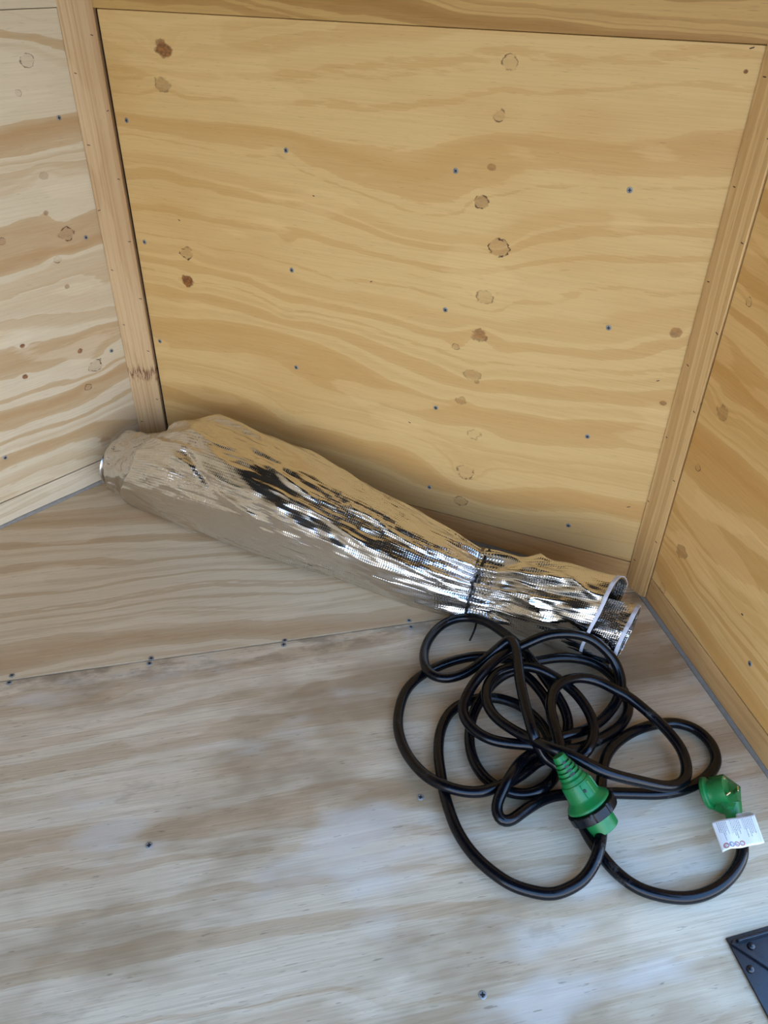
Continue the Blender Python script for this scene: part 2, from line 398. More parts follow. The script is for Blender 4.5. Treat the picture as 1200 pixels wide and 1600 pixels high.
# corner posts: boards fixed across the two nose corners
def post(name, pa, pb, mat, z1):
    pa, pb = np.array(pa), np.array(pb)
    d = (pb-pa); w = np.linalg.norm(d); d /= w; n = np.array([d[1], -d[0]])
    if n @ (np.array([0, 0])-pa) < 0: n = -n
    o = box_obj(name, (0, w, .0005, z1, -.013, .0015), mat, None, .0012)
    o.matrix_world = Matrix(((d[0], 0, n[0], pa[0]), (d[1], 0, n[1], pa[1]), (0, 1, 0, 0), (0, 0, 0, 1)))
    tag(o, kind='structure'); return o
PL_ = post('trim_1', c2w(-.5065, 1.3905), c2w(-.4515, 1.3885), M_post, BAND+.02)
PR_ = post('trim_2', c2w(.4235, 1.0285), c2w(.4465, .9905), M_post_r, TOPZ)

# screws and staple marks
def screw_mesh(r=.0044):
    bm = bmesh.new()
    lathe(bm, [(0, r), (.0006, r), (.0011, r*.82), (.0012, r*.5), (.0005, r*.30)], Matrix(), 16)
    me = bpy.data.meshes.new('screw'); bmesh.ops.recalc_face_normals(bm, faces=bm.faces[:]); bm.to_mesh(me); bm.free(); me.materials.append(M_screw)
    bm = bmesh.new(); add_box(bm, -r*.6, r*.6, -r*.15, r*.15, .0009, .00135); add_box(bm, -r*.15, r*.15, -r*.6, r*.6, .0009, .0014)
    m2 = bpy.data.meshes.new('cross_recess'); bm.to_mesh(m2); bm.free(); m2.materials.append(M_recess)
    return me, m2
SC, SX = screw_mesh()
def place_screw(parent, M, two=True):
    s = bpy.data.objects.new('screw', SC); col.objects.link(s); s.parent = parent; s.matrix_local = M @ Matrix.Rotation(random.uniform(0, 1.5), 4, 'Z') @ Matrix.Rotation(random.uniform(-.1, .1), 4, 'X')
    if two:
        x = bpy.data.objects.new('cross_recess', SX); col.objects.link(x); x.parent = s
for side, W, L in (('back', WB, [(198,188),(447,235),(712,267),(984,297),(226,378),(456,422),(696,484),(951,512),(250,533),(463,574),(681,637),(918,682),(671,761),(888,821)]),
                   ('left', WL, [(92,184),(134,371),(174,548),(195,677),(8,715)]), ('right', WR, [(1172,1037)])):
    for px, py in L:
        u, v = wall_uv(side, px, py); place_screw(W, Matrix.Translation((u, v, -.0001)) @ Matrix.Scale(.92, 4))
for px, py in [(18.7,1055.6),(14.4,1067),(236.4,1029),(233.5,1037),(445,1001),(443.3,1007.6),(639,970),(642,980),(233,1321),(657,1246),(754,1555)]:
    p = at(px, py); place_screw(FL, Matrix.Translation((p[0], p[1], -.0001)))
def staples(parent, L, su, sv, ang=0):
    bm = bmesh.new()
    for (x, y) in L:
        a = ang + random.uniform(-.5, .5); c, s = math.cos(a), math.sin(a); l, w = random.uniform(.0016, .0028), .0006
        q = [(-l, -w), (l, -w), (l, w), (-l, w)]
        add_prism(bm, [(x+c*i-s*j, y+s*i+c*j) for i, j in q], -.001, su)
    o = bm_obj('staple_marks', bm, M_staple, parent); o['kind'] = 'stuff'; return o
staples(PL_, [(.008+.04*(k % 2)+random.uniform(-.003, .003), .1+.052*k) for k in range(14)], .0017, 0)
staples(PR_, [(.006+.033*(k % 2)+random.uniform(-.003, .003), .06+.06*k) for k in range(16)], .0017, 0)
staples(WR, [wall_uv('right', *p) for p in ((1180,1195),(1160,960),(1120,1160))], .0009, 0)
staples(WB, [wall_uv('back', *p) for p in ((500,8),(620,28),(868,34),(1018,38),(1040,40),(1168,8),(1188,12),(1175,75),(156,4),(205,5),(490,306),(280,344),(640,660),(1028,595),(982,792),(580,440))], .0003, 0)

# ------------------------------------------------------------------ foil roll
roll = bpy.data.objects.new('foil_insulation_roll', None); col.objects.link(roll)
p0 = c2w(-.15, 1.1); roll.location = (p0[0], p0[1], 0)
tag(roll, 'silver foil bubble insulation rolled up and lying along the plywood wall', 'insulation roll')
def to_roll(o): o.parent = roll; o.matrix_parent_inverse = Matrix.Translation((-p0[0], -p0[1], 0)); return o
def interp_st(ST, t):
    ts = [s[0] for s in ST]
    return [float(np.interp(t, ts, [s[i] for s in ST])) for i in range(1, 5)]
def smooth_st(ST, n):
    A = np.array(ST); P = catmull(A[:, 1:], 1e9)  # keep keys
    tt = np.linspace(A[0, 0], A[-1, 0], n); out = []
    # cubic via dense linear then moving average
    D = np.stack([np.interp(tt, A[:, 0], A[:, i]) for i in range(1, A.shape[1])], 1)
    k = max(3, n//24) | 1; pad = k//2
    E_ = np.pad(D, ((pad, pad), (0, 0)), mode='reflect', reflect_type='odd')
    return tt, np.stack([np.convolve(E_[:, i], np.ones(k)/k, mode='valid') for i in range(D.shape[1])], 1)
def ridged(v): return 1-abs(2*mn.noise(v))
def sheet_tube(name, ST, mat, nl, na, disp, t0f=None, uvs=(1, 1), thick=.0, inner=None, axis=None):
    tt, D = smooth_st(ST, nl)
    C = np.array([[*c2w(d[0], d[1]), d[3]] for d in D])
    A = axis if axis is not None else np.gradient(C, axis=0)
    V = []; UV = []
    for i in range(nl):
        Tn = A[i] if axis is None else axis
        h = np.array([Tn[0], Tn[1]]); h = h/np.linalg.norm(h); nh = np.array([h[1], -h[0]])   # toward the camera side
        for k in range(na+1):
            a = 2*math.pi*k/na
            ca, sa = math.cos(a), math.sin(a)
            e = 0.86; ca2 = math.copysign(abs(ca)**e, ca); sa2 = math.copysign(abs(sa)**e, sa)
            rh, rv = D[i][2], D[i][3]
            t = tt[i]; off = 0 if t0f is None else t0f(t, a)
            dd = disp(t, a, i/(nl-1))
            rr_h, rr_v = rh + dd, rv + dd
            p = np.array([C[i][0]+nh[0]*ca2*rr_h, C[i][1]+nh[1]*ca2*rr_h, D[i][3]+sa2*rr_v])
            p[:2] += h*off
            p[2] = max(p[2], .0008)
            V.append(p); UV.append((t*uvs[0], a/(2*math.pi)*uvs[1]))
    Fs = []
    w = na+1
    for i in range(nl-1):
        for k in range(na): Fs.append((i*w+k, (i+1)*w+k, (i+1)*w+k+1, i*w+k+1))
    me = mesh(name, V, Fs); ul = me.uv_layers.new(name='UVMap')
    for lp in me.loops: ul.data[lp.index].uv = UV[lp.vertex_index]
    o = link(name, me, mat, None, True); to_roll(o)
    bmx = bmesh.new(); bmx.from_mesh(me); bmesh.ops.remove_doubles(bmx, verts=bmx.verts[:], dist=1e-5); bmesh.ops.recalc_face_normals(bmx, faces=bmx.faces[:]); bmx.to_mesh(me); bmx.free()
    if thick:
        md = o.modifiers.new('thickness', 'SOLIDIFY'); md.thickness = thick; md.offset = -1
    return o
# stations: t, x, y (photo-levelled axes), horizontal radius, vertical radius
S_MAIN = [(-.06,-.513,1.292,.062,.060),(0.,-.474,1.272,.070,.068),(.1,-.408,1.241,.088,.088),(.2,-.343,1.207,.098,.099),(.3,-.278,1.174,.098,.099),(.4,-.213,1.141,.096,.097),(.5,-.148,1.108,.090,.090),
          (.6,-.083,1.076,.082,.082),(.7,-.018,1.042,.076,.076),(.8,.046,1.007,.069,.069),(.9,.113,.977,.059,.060),(.96,.152,.966,.050,.052)]
def pleat(a, dist, n1=11, n2=23):
    e = math.exp(-dist*dist/.012)
    return e*(.0042*math.sin(n1*a+1.3)+.0026*math.sin(n2*a+.4)+.0035*mn.noise(Vector((a*3, dist*8, 2))))
FOLDS = [(.06,1.9,.34,1.15,.0075,.010),(.10,2.3,.46,1.75,.006,.009),(.04,1.35,.26,.75,.006,.008),(.03,.75,.30,.45,.0055,.006),(.24,1.0,.36,.35,-.006,.008),
         (.45,2.3,.85,1.7,.004,.007),(.42,1.4,.62,1.0,.0045,.006),(.55,.9,.80,.5,.004,.006),(.66,1.3,.95,.9,.004,.006),(.78,.6,.95,.3,.004,.006),(.30,.55,.52,.15,.003,.006)]
def d_main(t, a, s):
    q = Vector((math.cos(a)*1.1, math.sin(a)*1.1, t*2.2))
    d = .0055*mn.noise(q*1.6) + .0026*mn.noise(Vector((q.x*3, q.y*3, t*7)))
    # long soft folds, stronger on the upper half near the thick end
    up = max(0, math.sin(a))
    wf = max(0., 1-abs(t-.22)/.38)
    d += wf*up*.0085*(ridged(Vector((math.cos(a+t*1.1)*3.6, math.sin(a+t*1.1)*3.6, t*1.8+5)))-.75)
    for (ta, aa, tb, ab, hgt, wd) in FOLDS:
        tt_, bb_ = t*.73, a*.09
        x0, y0, x1, y1 = ta*.73, aa*.09, tb*.73, ab*.09
        L2 = (x1-x0)**2+(y1-y0)**2; q_ = max(0, min(1, ((tt_-x0)*(x1-x0)+(bb_-y0)*(y1-y0))/L2))
        dd_ = math.hypot(tt_-x0-q_*(x1-x0), bb_-y0-q_*(y1-y0)); 
        if dd_ < wd*3: d += hgt*math.sin(math.pi*min(1, .15+q_*.85))*math.exp(-(dd_/wd)**2*1.2)
    # flatten into facets
    d += .0016*ridged(Vector((q.x*6, q.y*6, t*14)))
    mid = math.exp(-((t-.62)/.24)**2)
    d += mid*.0028*mn.noise(Vector((math.cos(a)*7, math.sin(a)*7, t*11+3))) + mid*.0015*mn.noise(Vector((math.cos(a)*16, math.sin(a)*16, t*28)))
    d += pleat(a, max(0, .975-t))
    return d
def t0_main(t, a): # the outer wrap begins on a slant: high at the top, low at the foot
    e = max(0., 1-(t-.02)/.22)
    return e*(.038*math.sin(a)+.006*math.sin(5*a))
S_OUT = [s for s in S_MAIN if s[0] >= .0]; S_OUT[0] = (.035, -.451, 1.262, .079, .079)
outer = sheet_tube('outer_wrap', S_OUT, M_foil, 300, 200, d_main, t0_main, (1., .55), .003)
def d_in(t, a, s):
    q = Vector((math.cos(a)*2, math.sin(a)*2, t*18))
    d = .006*mn.noise(q) + .0035*ridged(Vector((q.x*2.4, q.y*2.4, t*40)))-.002
    e = max(0., (-.055-t)/.035); return d - .022*e**2
S_IN = [(-.088,-.534,1.297,.050,.054),(-.06,-.513,1.290,.058,.062),(0.,-.474,1.270,.062,.066),(.06,-.435,1.252,.068,.072),(.16,-.37,1.222,.075,.08)]
inner = sheet_tube('inner_roll_end', S_IN, M_foil2, 70, 120, d_in, None, (1., .4), .003)
# crumpled cap in the mouth of the inner end
bm = bmesh.new(); R_ = 26
cx, cy = -.531, 1.2955; ax = np.array(c2w(.66, -.31)); ax = ax-np.array(c2w(0, 0)); ax /= np.linalg.norm(ax); nh = np.array([ax[1], -ax[0]]); c_ = c2w(cx, cy)
prev = None
for j in range(9):
    rr = .046*(1-j/8.5)
    ring = []
    for k in range(R_):
        a = 2*math.pi*k/R_; w = .006*mn.noise(Vector((math.cos(a)*2, math.sin(a)*2, j*.7)))*(1 if j else 0) + .010*math.sin(j*1.9)*.5
        ring.append(bm.verts.new((c_[0]+nh[0]*math.cos(a)*rr+ax[0]*w, c_[1]+nh[1]*math.cos(a)*rr+ax[1]*w, .054+math.sin(a)*rr)))
    if prev:
        for k in range(R_): bm.faces.new((prev[k], prev[(k+1) % R_], ring[(k+1) % R_], ring[k]))
    prev = ring
bm.faces.new(prev); to_roll(bm_obj('rolled_core', bm, M_foil2, None, True))
# flared end beyond the cable tie: outer sheet and the inner tube poking out of it
S_A = [(.96,.152,.966,.050,.052),(1.0,.19,.949,.049,.054),(1.07,.228,.925,.052,.062),(1.13,.270,.900,.050,.068),(1.19,.307,.880,.048,.072),(1.245,.338,.863,.047,.075)]
FOLDS_A = [(.975,1.7,1.10,1.9,.007,.006),(.975,1.1,1.22,1.35,.007,.008),(.975,.7,1.14,.35,.007,.006),(.975,.3,1.2,.0,.006,.008),(.98,2.2,1.2,2.3,.006,.007),(1.04,.9,1.24,.75,-.008,.010),(1.12,1.5,1.23,.9,.006,.005)]
def d_A(t, a, s):
    return d_A0(t, a, s) + folds(FOLDS_A, t, a)
def folds(FO, t, a):
    d = 0
    for (ta, aa, tb, ab, hgt, wd) in FO:
        tt_, bb_ = t*.73, a*.06
        x0, y0, x1, y1 = ta*.73, aa*.06, tb*.73, ab*.06
        L2 = (x1-x0)**2+(y1-y0)**2; q_ = max(0, min(1, ((tt_-x0)*(x1-x0)+(bb_-y0)*(y1-y0))/L2))
        dd_ = math.hypot(tt_-x0-q_*(x1-x0), bb_-y0-q_*(y1-y0))
        if dd_ < wd*2: d += hgt*math.sin(math.pi*min(1, .1+q_*.9))*max(0, 1-dd_/wd/1.4)
    return d
def d_A0(t, a, s):
    f_ = max(0, 1-abs(t-1.06)/.12)
    d = pleat(a, max(0, t-.965)) + .004*mn.noise(Vector((math.cos(a)*2.2, math.sin(a)*2.2, t*9))) + f_*.009*(ridged(Vector((math.cos(a)*3.2, math.sin(a)*3.2, t*9+4)))-.7)
    d += .0022*mn.noise(Vector((math.cos(a)*7, math.sin(a)*7, t*22)))
    return d
def t0_A(t, a): return max(0, (t-1.1)/.145)*(.006*math.sin(a)-.010*math.cos(a)+.003*math.sin(3*a))
fa = sheet_tube('flared_end', S_A, M_foil, 120, 180, d_A, t0_A, (1., .55), .003)
def hem(name, S, dfun, t0, ta, tb, mat):
    return sheet_tube(name, [tuple([ta]+interp_st(S, ta)), tuple([(ta+tb)/2]+interp_st(S, (ta+tb)/2)), tuple([tb]+interp_st(S, tb))], mat, 8, 120, lambda t, a, s: dfun(t, a, s)+.0009, t0, (1., .5), .0012)
hem('hem_tape', S_A, d_A, t0_A, 1.236, 1.2465, M_hem)
S_Bt = [(1.06,.22,.918,.030,.040),(1.16,.288,.885,.038,.046),(1.23,.330,.868,.042,.050),(1.30,.372,.846,.043,.053)]
def d_B(t, a, s): return .004*mn.noise(Vector((math.cos(a)*1.8, math.sin(a)*1.8, t*9+9))) + .0015*mn.noise(Vector((math.cos(a)*6, math.sin(a)*6, t*20)))
def t0_B(t, a): return max(0, (t-1.15)/.15)*(-.004*math.cos(a)+.004*math.sin(a))
sheet_tube('inner_tube_end', S_Bt, M_foil2, 60, 120, d_B, t0_B, (1., .5), .003)
hem('hem_tape', S_Bt, d_B, t0_B, 1.291, 1.3015, M_hem)
# cable tie
tie = bpy.data.objects.new('cable_tie', None); col.objects.link(tie)
tc_ = c2w(.156, .964); tie.location = (tc_[0], tc_[1], 0)
tag(tie, 'thin black cable tie cinched around the neck of the foil roll', 'cable tie')
axd = np.array(c2w(.04, -.016)); axd /= np.linalg.norm(axd); nhd = np.array([axd[1], -axd[0]])
bm = bmesh.new(); rings = []
for k in range(97):
    a = 2*math.pi*k/96
    R1 = .0525 + pleat(a, 0)*.45 + .002*mn.noise(Vector((math.cos(a)*2.2, math.sin(a)*2.2, 8.6)))
    sec = []
    for (w, r) in ((-.0020, 0), (.0020, 0), (.0020, .0022), (-.0020, .0022)):
        e = .9; ca = math.copysign(abs(math.cos(a))**e, math.cos(a)); sa = math.copysign(abs(math.sin(a))**e, math.sin(a))
        sw = .006*math.sin(a)
        sec.append(bm.verts.new((nhd[0]*ca*(R1+r)+axd[0]*(w+sw), nhd[1]*ca*(R1+r)+axd[1]*(w+sw), max(.0005, .053+sa*(R1+r)))))
    rings.append(sec)
for a_, b_ in zip(rings, rings[1:]):
    for k in range(4): bm.faces.new((a_[k], a_[(k+1) % 4], b_[(k+1) % 4], b_[k]))
bm_obj('strap', bm, M_tie, tie, False)
bm = bmesh.new(); add_box(bm, -.004, .004, -.0035, .0035, -.004, .005); bevel(bm, .0008); hd = bm_obj('locking_head', bm, M_tie, tie)
hd.location = (nhd[0]*.045, nhd[1]*.045, .053+.034); hd.rotation_euler = (.6, .2, .4)
q = [at(745, 962, .012), at(744, 975, .014), at(741, 985, .012), at(734, 1001, .006)]
tl = catmull(q, .002) - np.array([tc_[0], tc_[1], 0]); tube('tail', tl, .0016, M_tie, tie, 6)

# ------------------------------------------------------------------ power cord
cord = bpy.data.objects.new('power_cord', None); col.objects.link(cord)
c0 = at(860, 1200); cord.location = (c0[0], c0[1], 0)
tag(cord, 'thick black power cord tangled in loops on the plywood floor with green ends', 'power cord')
CR = .0074
G, L1, L2, L3, L4, L5 = .0078, .022, .036, .050, .062, .072
PTS = [  # px, py, height of the cable's centre; one continuous run from the angled plug to the connector
 (1146,1272,.018),(1152,1290,.012),(1159,1315,G),(1160,1335,G),(1150,1358,G),(1126,1384,G),(1092,1400,G),(1058,1403,G),(1000,1389,G),(962,1362,G),(934,1328,G),(914,1296,G),(902,1266,.010),
 (889,1228,.012),(872,1197,.026),(852,1184,.040),(839,1162,.056),(829,1132,.066),(819,1095,.070),(812,1060,.072),(809,1030,.074),(805,1008,.074),(797,999,.070),(786,1006,.062),(768,1022,.048),(746,1040,.034),(722,1054,.024),(695,1060,.022),
 (674,1054,.022),(664,1038,.014),(663,1018,.010),(672,996,.010),(690,977,.012),(711,967,.016),(735,965,.022),(760,972,.030),(788,990,.040),(812,1010,.046),(836,1038,.046),(853,1062,.044),(868,1083,.036),(880,1103,.026),(887,1122,.022),(888,1137,.020),(885,1152,.016),(881,1170,G),(877,1188,G),
 (871,1205,G),(862,1220,G),(843,1235,G),(819,1241,G),(794,1237,G),(771,1226,G),(753,1210,G),(740,1188,G),(734,1164,G),(734,1142,.010),(738,1120,.018),(750,1095,.026),(766,1072,.034),(787,1055,.036),(806,1048,.036),(822,1056,.036),(838,1072,.036),(853,1092,.030),(861,1112,.022),(866,1130,.012),(868,1150,G),(862,1160,G),
 (851,1138,.010),(832,1117,.012),(809,1101,.012),(783,1092,.012),(758,1090,.012),(730,1096,.010),(704,1112,G),(689,1140,G),(685,1172,G),(689,1210,.012),(695,1242,.014),(714,1297,G),(745,1341,G),(795,1380,G),(828,1392,G),(862,1397,G),(890,1388,G),(914,1371,G),(931,1343,.016),(938,1315,.022),(940,1285,.016),(939,1230,.012),(941,1208,.010),
 (946,1185,.012),(960,1164,.010),(990,1143,G),(1023,1132,G),(1058,1130,G),(1088,1140,G),(1111,1162,G),(1119,1190,G),(1103,1215,G),(1070,1233,G),(1035,1240,G),(990,1240,G),(953,1239,G),(920,1240,G),(891,1241,G),(868,1243,G),(845,1251,G),(819,1267,G),(796,1283,G),(783,1284,.010),(776,1271,.014),(777,1254,.020),(786,1234,.026),(799,1211,.030),(813,1191,.030),(830,1178,.028),
 (850,1166,.026),(880,1150,.024),(905,1144,.020),(928,1134,.016),(950,1115,.012),(965,1092,.014),(971,1070,.026),(963,1039,.046),(948,1018,.062),(923,998,.078),(890,990,.082),(853,993,.080),(818,1008,.068),(797,1017,.056),(776,1030,.056),(757,1048,.052),(739,1070,.046),(728,1090,.040),(723,1110,.036),(731,1130,.034),(748,1146,.036),(768,1156,.036),(799,1162,.036),(827,1164,.034),
 (860,1170,.030),(894,1171,.020),(923,1162,.014),(946,1150,.012),(970,1133,G),(982,1110,G),(978,1086,.010),(961,1061,.018),(936,1040,.022),(908,1030,.024),(872,1028,.026),(839,1033,.026),(815,1037,.024),(799,1033,.024),(779,1028,.024),(757,1025,.024),(732,1027,.018),(704,1034,.010),(677,1045,G),(656,1057,G),(638,1074,G),(627,1096,G),(622,1137,G),(636,1178,G),(668,1214,.014),(706,1232,.022),(728,1237,.022),(753,1237,.020),(781,1228,.022),(808,1215,.018),(829,1200,.014),(845,1188,.012),
 (868,1184,.012),(893,1188,.012),(914,1177,.020),(926,1156,.030),(927,1131,.036),(917,1107,.040),(897,1081,.046),(872,1061,.052),(844,1046,.054),(820,1041,.056),(800,1043,.054),(777,1051,.050),(762,1070,.046),(760,1094,.044),(768,1113,.044),(783,1128,.046),(806,1143,.050),(828,1154,.054),(862,1169,.066),(900,1184,.068),(942,1205,.060),(1000,1221,.044),(1047,1229,.026),(1068,1221,.020),(1073,1201,.020),(1065,1172,.022),(1042,1141,.026),(1010,1111,.034),(981,1088,.042),(960,1077,.046),(936,1065,.050),(908,1059,.052),(884,1063,.054),(867,1075,.056),(861,1093,.058),(861,1116,.058),(868,1140,.060),(874,1162,.058),(876,1186,.060)]
W3 = np.array([at(*p) for p in PTS])
S = catmull(W3, .004)
# let crossings settle: the strand that is drawn higher rides over the lower one
N_ = len(S); idx = np.arange(N_)
z0 = S[:, 2].copy()
for it in range(60):
    D2 = np.hypot(S[:, None, 0]-S[None, :, 0], S[:, None, 1]-S[None, :, 1])
    far = np.abs(idx[:, None]-idx[None, :]) > 9
    need = np.sqrt(np.clip((2*CR)**2 - D2**2, 0, None))
    dz = S[:, None, 2]-S[None, :, 2]
    pairs = far & (need > 0) & (np.abs(dz) < need)
    push = np.where(pairs, (need-np.abs(dz))*.25*np.sign(np.where(z0[:, None] == z0[None, :], idx[:, None]-idx[None, :], z0[:, None]-z0[None, :])), 0)
    mv = np.where(pairs.any(1), np.where(np.abs(push.max(1)) > np.abs(push.min(1)), push.max(1), push.min(1)), 0)
    nz = S[:, 2]+mv
    k = np.array([1, 2, 3, 2, 1])/9.; nz2 = np.convolve(np.pad(nz, 2, mode='edge'), k, mode='valid')
    nz = np.where(it % 2 == 0, nz2, nz); nz = np.maximum(nz, CR+.0002)
    # move along the sight line of the traced path so the loops keep their places
    d = S - CAM; S = CAM + d*((nz-H)/d[:, 2])[:, None]
for _k in range(10):
    zz = S[:, 2].copy(); zz[1:-1] = (zz[:-2]+2*zz[1:-1]+zz[2:])/4; zz = np.maximum(zz, CR+.0002)
    S = CAM + (S-CAM)*((zz-H)/(S[:, 2]-H))[:, None]
for _k in range(4):
    S[1:-1] = (S[:-2]+2*S[1:-1]+S[2:])/4
cab = tube('cable', S - np.array([c0[0], c0[1], 0]), CR, M_cable, cord, 14)

def frame_z(o, d, up=(0, 0, 1)):
    d = Vector(d).normalized(); x = Vector(up).cross(d).normalized(); y = d.cross(x)
    return Matrix(((x.x, y.x, d.x, o[0]), (x.y, y.y, d.y, o[1]), (x.z, y.z, d.z, o[2]), (0, 0, 0, 1)))
# connector: strain relief, body, flange, locking ring, socket barrel
A0 = at(875, 1185, .080); A1 = at(938, 1283, .023); LC = float(np.linalg.norm(A1-A0))
MC = Matrix.Translation((-c0[0], -c0[1], 0)) @ frame_z(A0, A1-A0)
def part_lathe(name, prof, m, parent, n=40, M=MC, sharp=True):
    bm = bmesh.new(); lathe(bm, prof, M, n); return bm_obj(name, bm, m, parent, autosm=True)
k = LC
prof = [(-.004, .0078)]
for i in range(5):
    z = k*(.0+.058*i); r = .0085+.0016*i
    prof += [(z, r), (z+k*.034, r+.0008), (z+k*.036, r-.0014), (z+k*.054, r-.0008)]
prof += [(k*.30, .0158), (k*.36, .0175)]
con = part_lathe('strain_relief', prof, M_green, cord)
part_lathe('connector_body', [(k*.345, .0160), (k*.36, .0185), (k*.40, .0196), (k*.565, .0206), (k*.60, .0215), (k*.665, .0275), (k*.68, .0286), (k*.705, .0288), (k*.71, .0275), (k*.715, .0245), (k*.76, .0245)], M_green, cord)
bm = bmesh.new(); n = 96; prs = []
for (z, r, g) in ((k*.735, .0255, 0), (k*.735, .0305, 0), (k*.745, .0318, 1), (k*.86, .0318, 1), (k*.872, .0305, 0), (k*.872, .0225, 0)):
    ring = []
    for i in range(n):
        rr = r - (.0016 if (g and i % 12 in (0, 1)) else 0); a = 2*math.pi*i/n
        ring.append(bm.verts.new(MC @ Vector((rr*math.cos(a), rr*math.sin(a), z))))
    prs.append(ring)
for a_, b_ in zip(prs+[prs[-1]], prs[1:]+[prs[0]]):
    if a_ is b_: continue
    for i in range(n): bm.faces.new((a_[i], a_[(i+1) % n], b_[(i+1) % n], b_[i]))
rg = bm_obj('locking_ring', bm, M_black, cord, autosm=True); rg['label'] = 'black locking ring'
part_lathe('socket_barrel', [(k*.76, .0192), (k*1.0+.009, .0192), (k*1.0+.010, .0180), (k*1.0+.010, .0150), (k*.95, .0150), (k*.95, .0001)], M_green, cord, n=48)
bm = bmesh.new(); lathe(bm, [(0, .0024), (.0012, .0020)], MC @ Matrix.Translation((0, 0, k*.47)) @ Matrix.Rotation(math.radians(25), 4, 'Z') @ Matrix.Translation((0, .0195, 0)) @ Matrix.Rotation(-math.pi/2, 4, 'X'), 12); bm_obj('body_screw', bm, M_black, cord)
for q_ in range(4):
    z = k*(.045+.058*q_); r = .0086+.0016*q_
    bm = bmesh.new()
    for a_, w_ in ((-38, 30), (28, 26)):
        for s_ in range(6):
            t0, t1 = (math.radians(90+a_-w_/2+w_*s_/6+o_) for o_ in (0, w_/6))
            v = [bm.verts.new(MC @ Vector((rr*math.cos(t), rr*math.sin(t), zz))) for rr in (r-.001, r+.0013) for t in (t0, t1) for zz in (z-.0012, z+.0012)]
            for f in ((0, 1, 3, 2), (4, 6, 7, 5), (0, 2, 6, 4), (1, 5, 7, 3), (0, 4, 5, 1), (2, 3, 7, 6)): bm.faces.new([v[i_] for i_ in f])
    bm_obj('relief_slot', bm, M_recess, cord)
# ribs along the body
bm = bmesh.new()
for ang in (-40, -5, 30, 60):
    Mr = MC @ Matrix.Rotation(math.radians(ang), 4, 'Z')
    v = [bm.verts.new(Mr @ Vector(p)) for p in ((-.0012, .0185, k*.38), (.0012, .0185, k*.38), (.0012, .0196, k*.58), (-.0012, .0196, k*.58), (0, .0206, k*.39), (0, .0216, k*.57))]
    for f in ((0, 3, 5, 4), (1, 4, 5, 2), (0, 4, 1), (3, 2, 5), (0, 1, 2, 3)): bm.faces.new([v[i] for i in f])
bm_obj('body_ribs', bm, M_green, cord)

# angled plug, prongs up
def img_poly(L, z): return [tuple(at(x, y, z)[:2] - c0[:2]) for x, y in L]
def loft(name, levels, m, parent, cap=True, bev=0):
    bm = bmesh.new(); rings = [[bm.verts.new((p[0], p[1], z)) for p in pts] for pts, z in levels]; n = len(rings[0])
    for a_, b_ in zip(rings, rings[1:]):
        for i in range(n): bm.faces.new((a_[i], a_[(i+1) % n], b_[(i+1) % n], b_[i]))
    bm.faces.new(rings[0][::-1]); bm.faces.new(rings[-1])
    bmesh.ops.recalc_face_normals(bm, faces=bm.faces[:])
    if bev: bmesh.ops.bevel(bm, geom=bm.edges[:], offset=bev, segments=2, profile=.7, affect='EDGES')
    return bm_obj(name, bm, m, parent, autosm=True)
face = [(1122,1214),(1135,1219),(1143,1227),(1150,1231),(1152,1251),(1147,1261),(1137,1260),(1128,1251),(1120,1241),(1117,1225)]
base = [(1106,1217),(1128,1212),(1148,1226),(1156,1232),(1157,1256),(1150,1268),(1136,1268),(1120,1262),(1104,1252),(1099,1232)]
def scaled(P, s):
    c = np.mean(P, 0); return [tuple(c+(np.array(p)-c)*s) for p in P]
fp, bp_ = img_poly(face, .036), img_poly(base, .014)
pb = loft('plug_body', [(scaled(bp_, .86), .002), (bp_, .008), (bp_, .018), (scaled(fp, 1.06), .031), (fp, .036)], M_green, cord, bev=.0008)
# round grip disc on its left side
gc = at(1107, 1239, .018)
gd = Vector(at(1140, 1236, .030)-at(1104, 1242, .012)).normalized()
Mg = Matrix.Translation((-c0[0], -c0[1], 0)) @ frame_z(at(1100, 1240, .021), gd)
part_lathe('grip_flange', [(0, .0160), (.002, .0195), (.006, .0200), (.0075, .0185), (.0085, .0150), (.014, .0145), (.018, .0165), (.030, .0170)], M_green, cord, M=Mg)
nk0 = at(1143, 1258, .024)-np.array([c0[0], c0[1], 0]); nk1 = at(1148, 1282, .014)-np.array([c0[0], c0[1], 0])
bm = bmesh.new(); lathe(bm, [(-.004, .0125), (.006, .0115), (.014, .0098), (.018, .0102), (.021, .0092), (.024, .0096), (float(np.linalg.norm(nk1-nk0)), .0088)], frame_z(nk0, nk1-nk0), 24); bm_obj('plug_neck', bm, M_green, cord, autosm=True)
def prong(px, py, ang, b):
    p = at(px, py, .036)-np.array([c0[0], c0[1], 0]); bm = bmesh.new(); add_box(bm, *b); bevel(bm, .0003)
    o = bm_obj('prong', bm, M_brass, cord); o.location = p; o.rotation_euler = (.12, -.15, ang); return o
prong(1134, 1246, .35, (-.0035, .0035, -.0008, .0008, -.004, .012))
prong(1147, 1238, 1.1, (-.0035, .0035, -.0008, .0008, -.004, .012))
bm = bmesh.new(); lathe(bm, [(-.004, .0024), (.011, .0024), (.013, .0012)], Matrix(), 14); gp = bm_obj('prong', bm, M_brass, cord, autosm=True); gp.location = at(1129, 1222, .035)-np.array([c0[0], c0[1], 0]); gp.rotation_euler = (.1, -.2, 0)

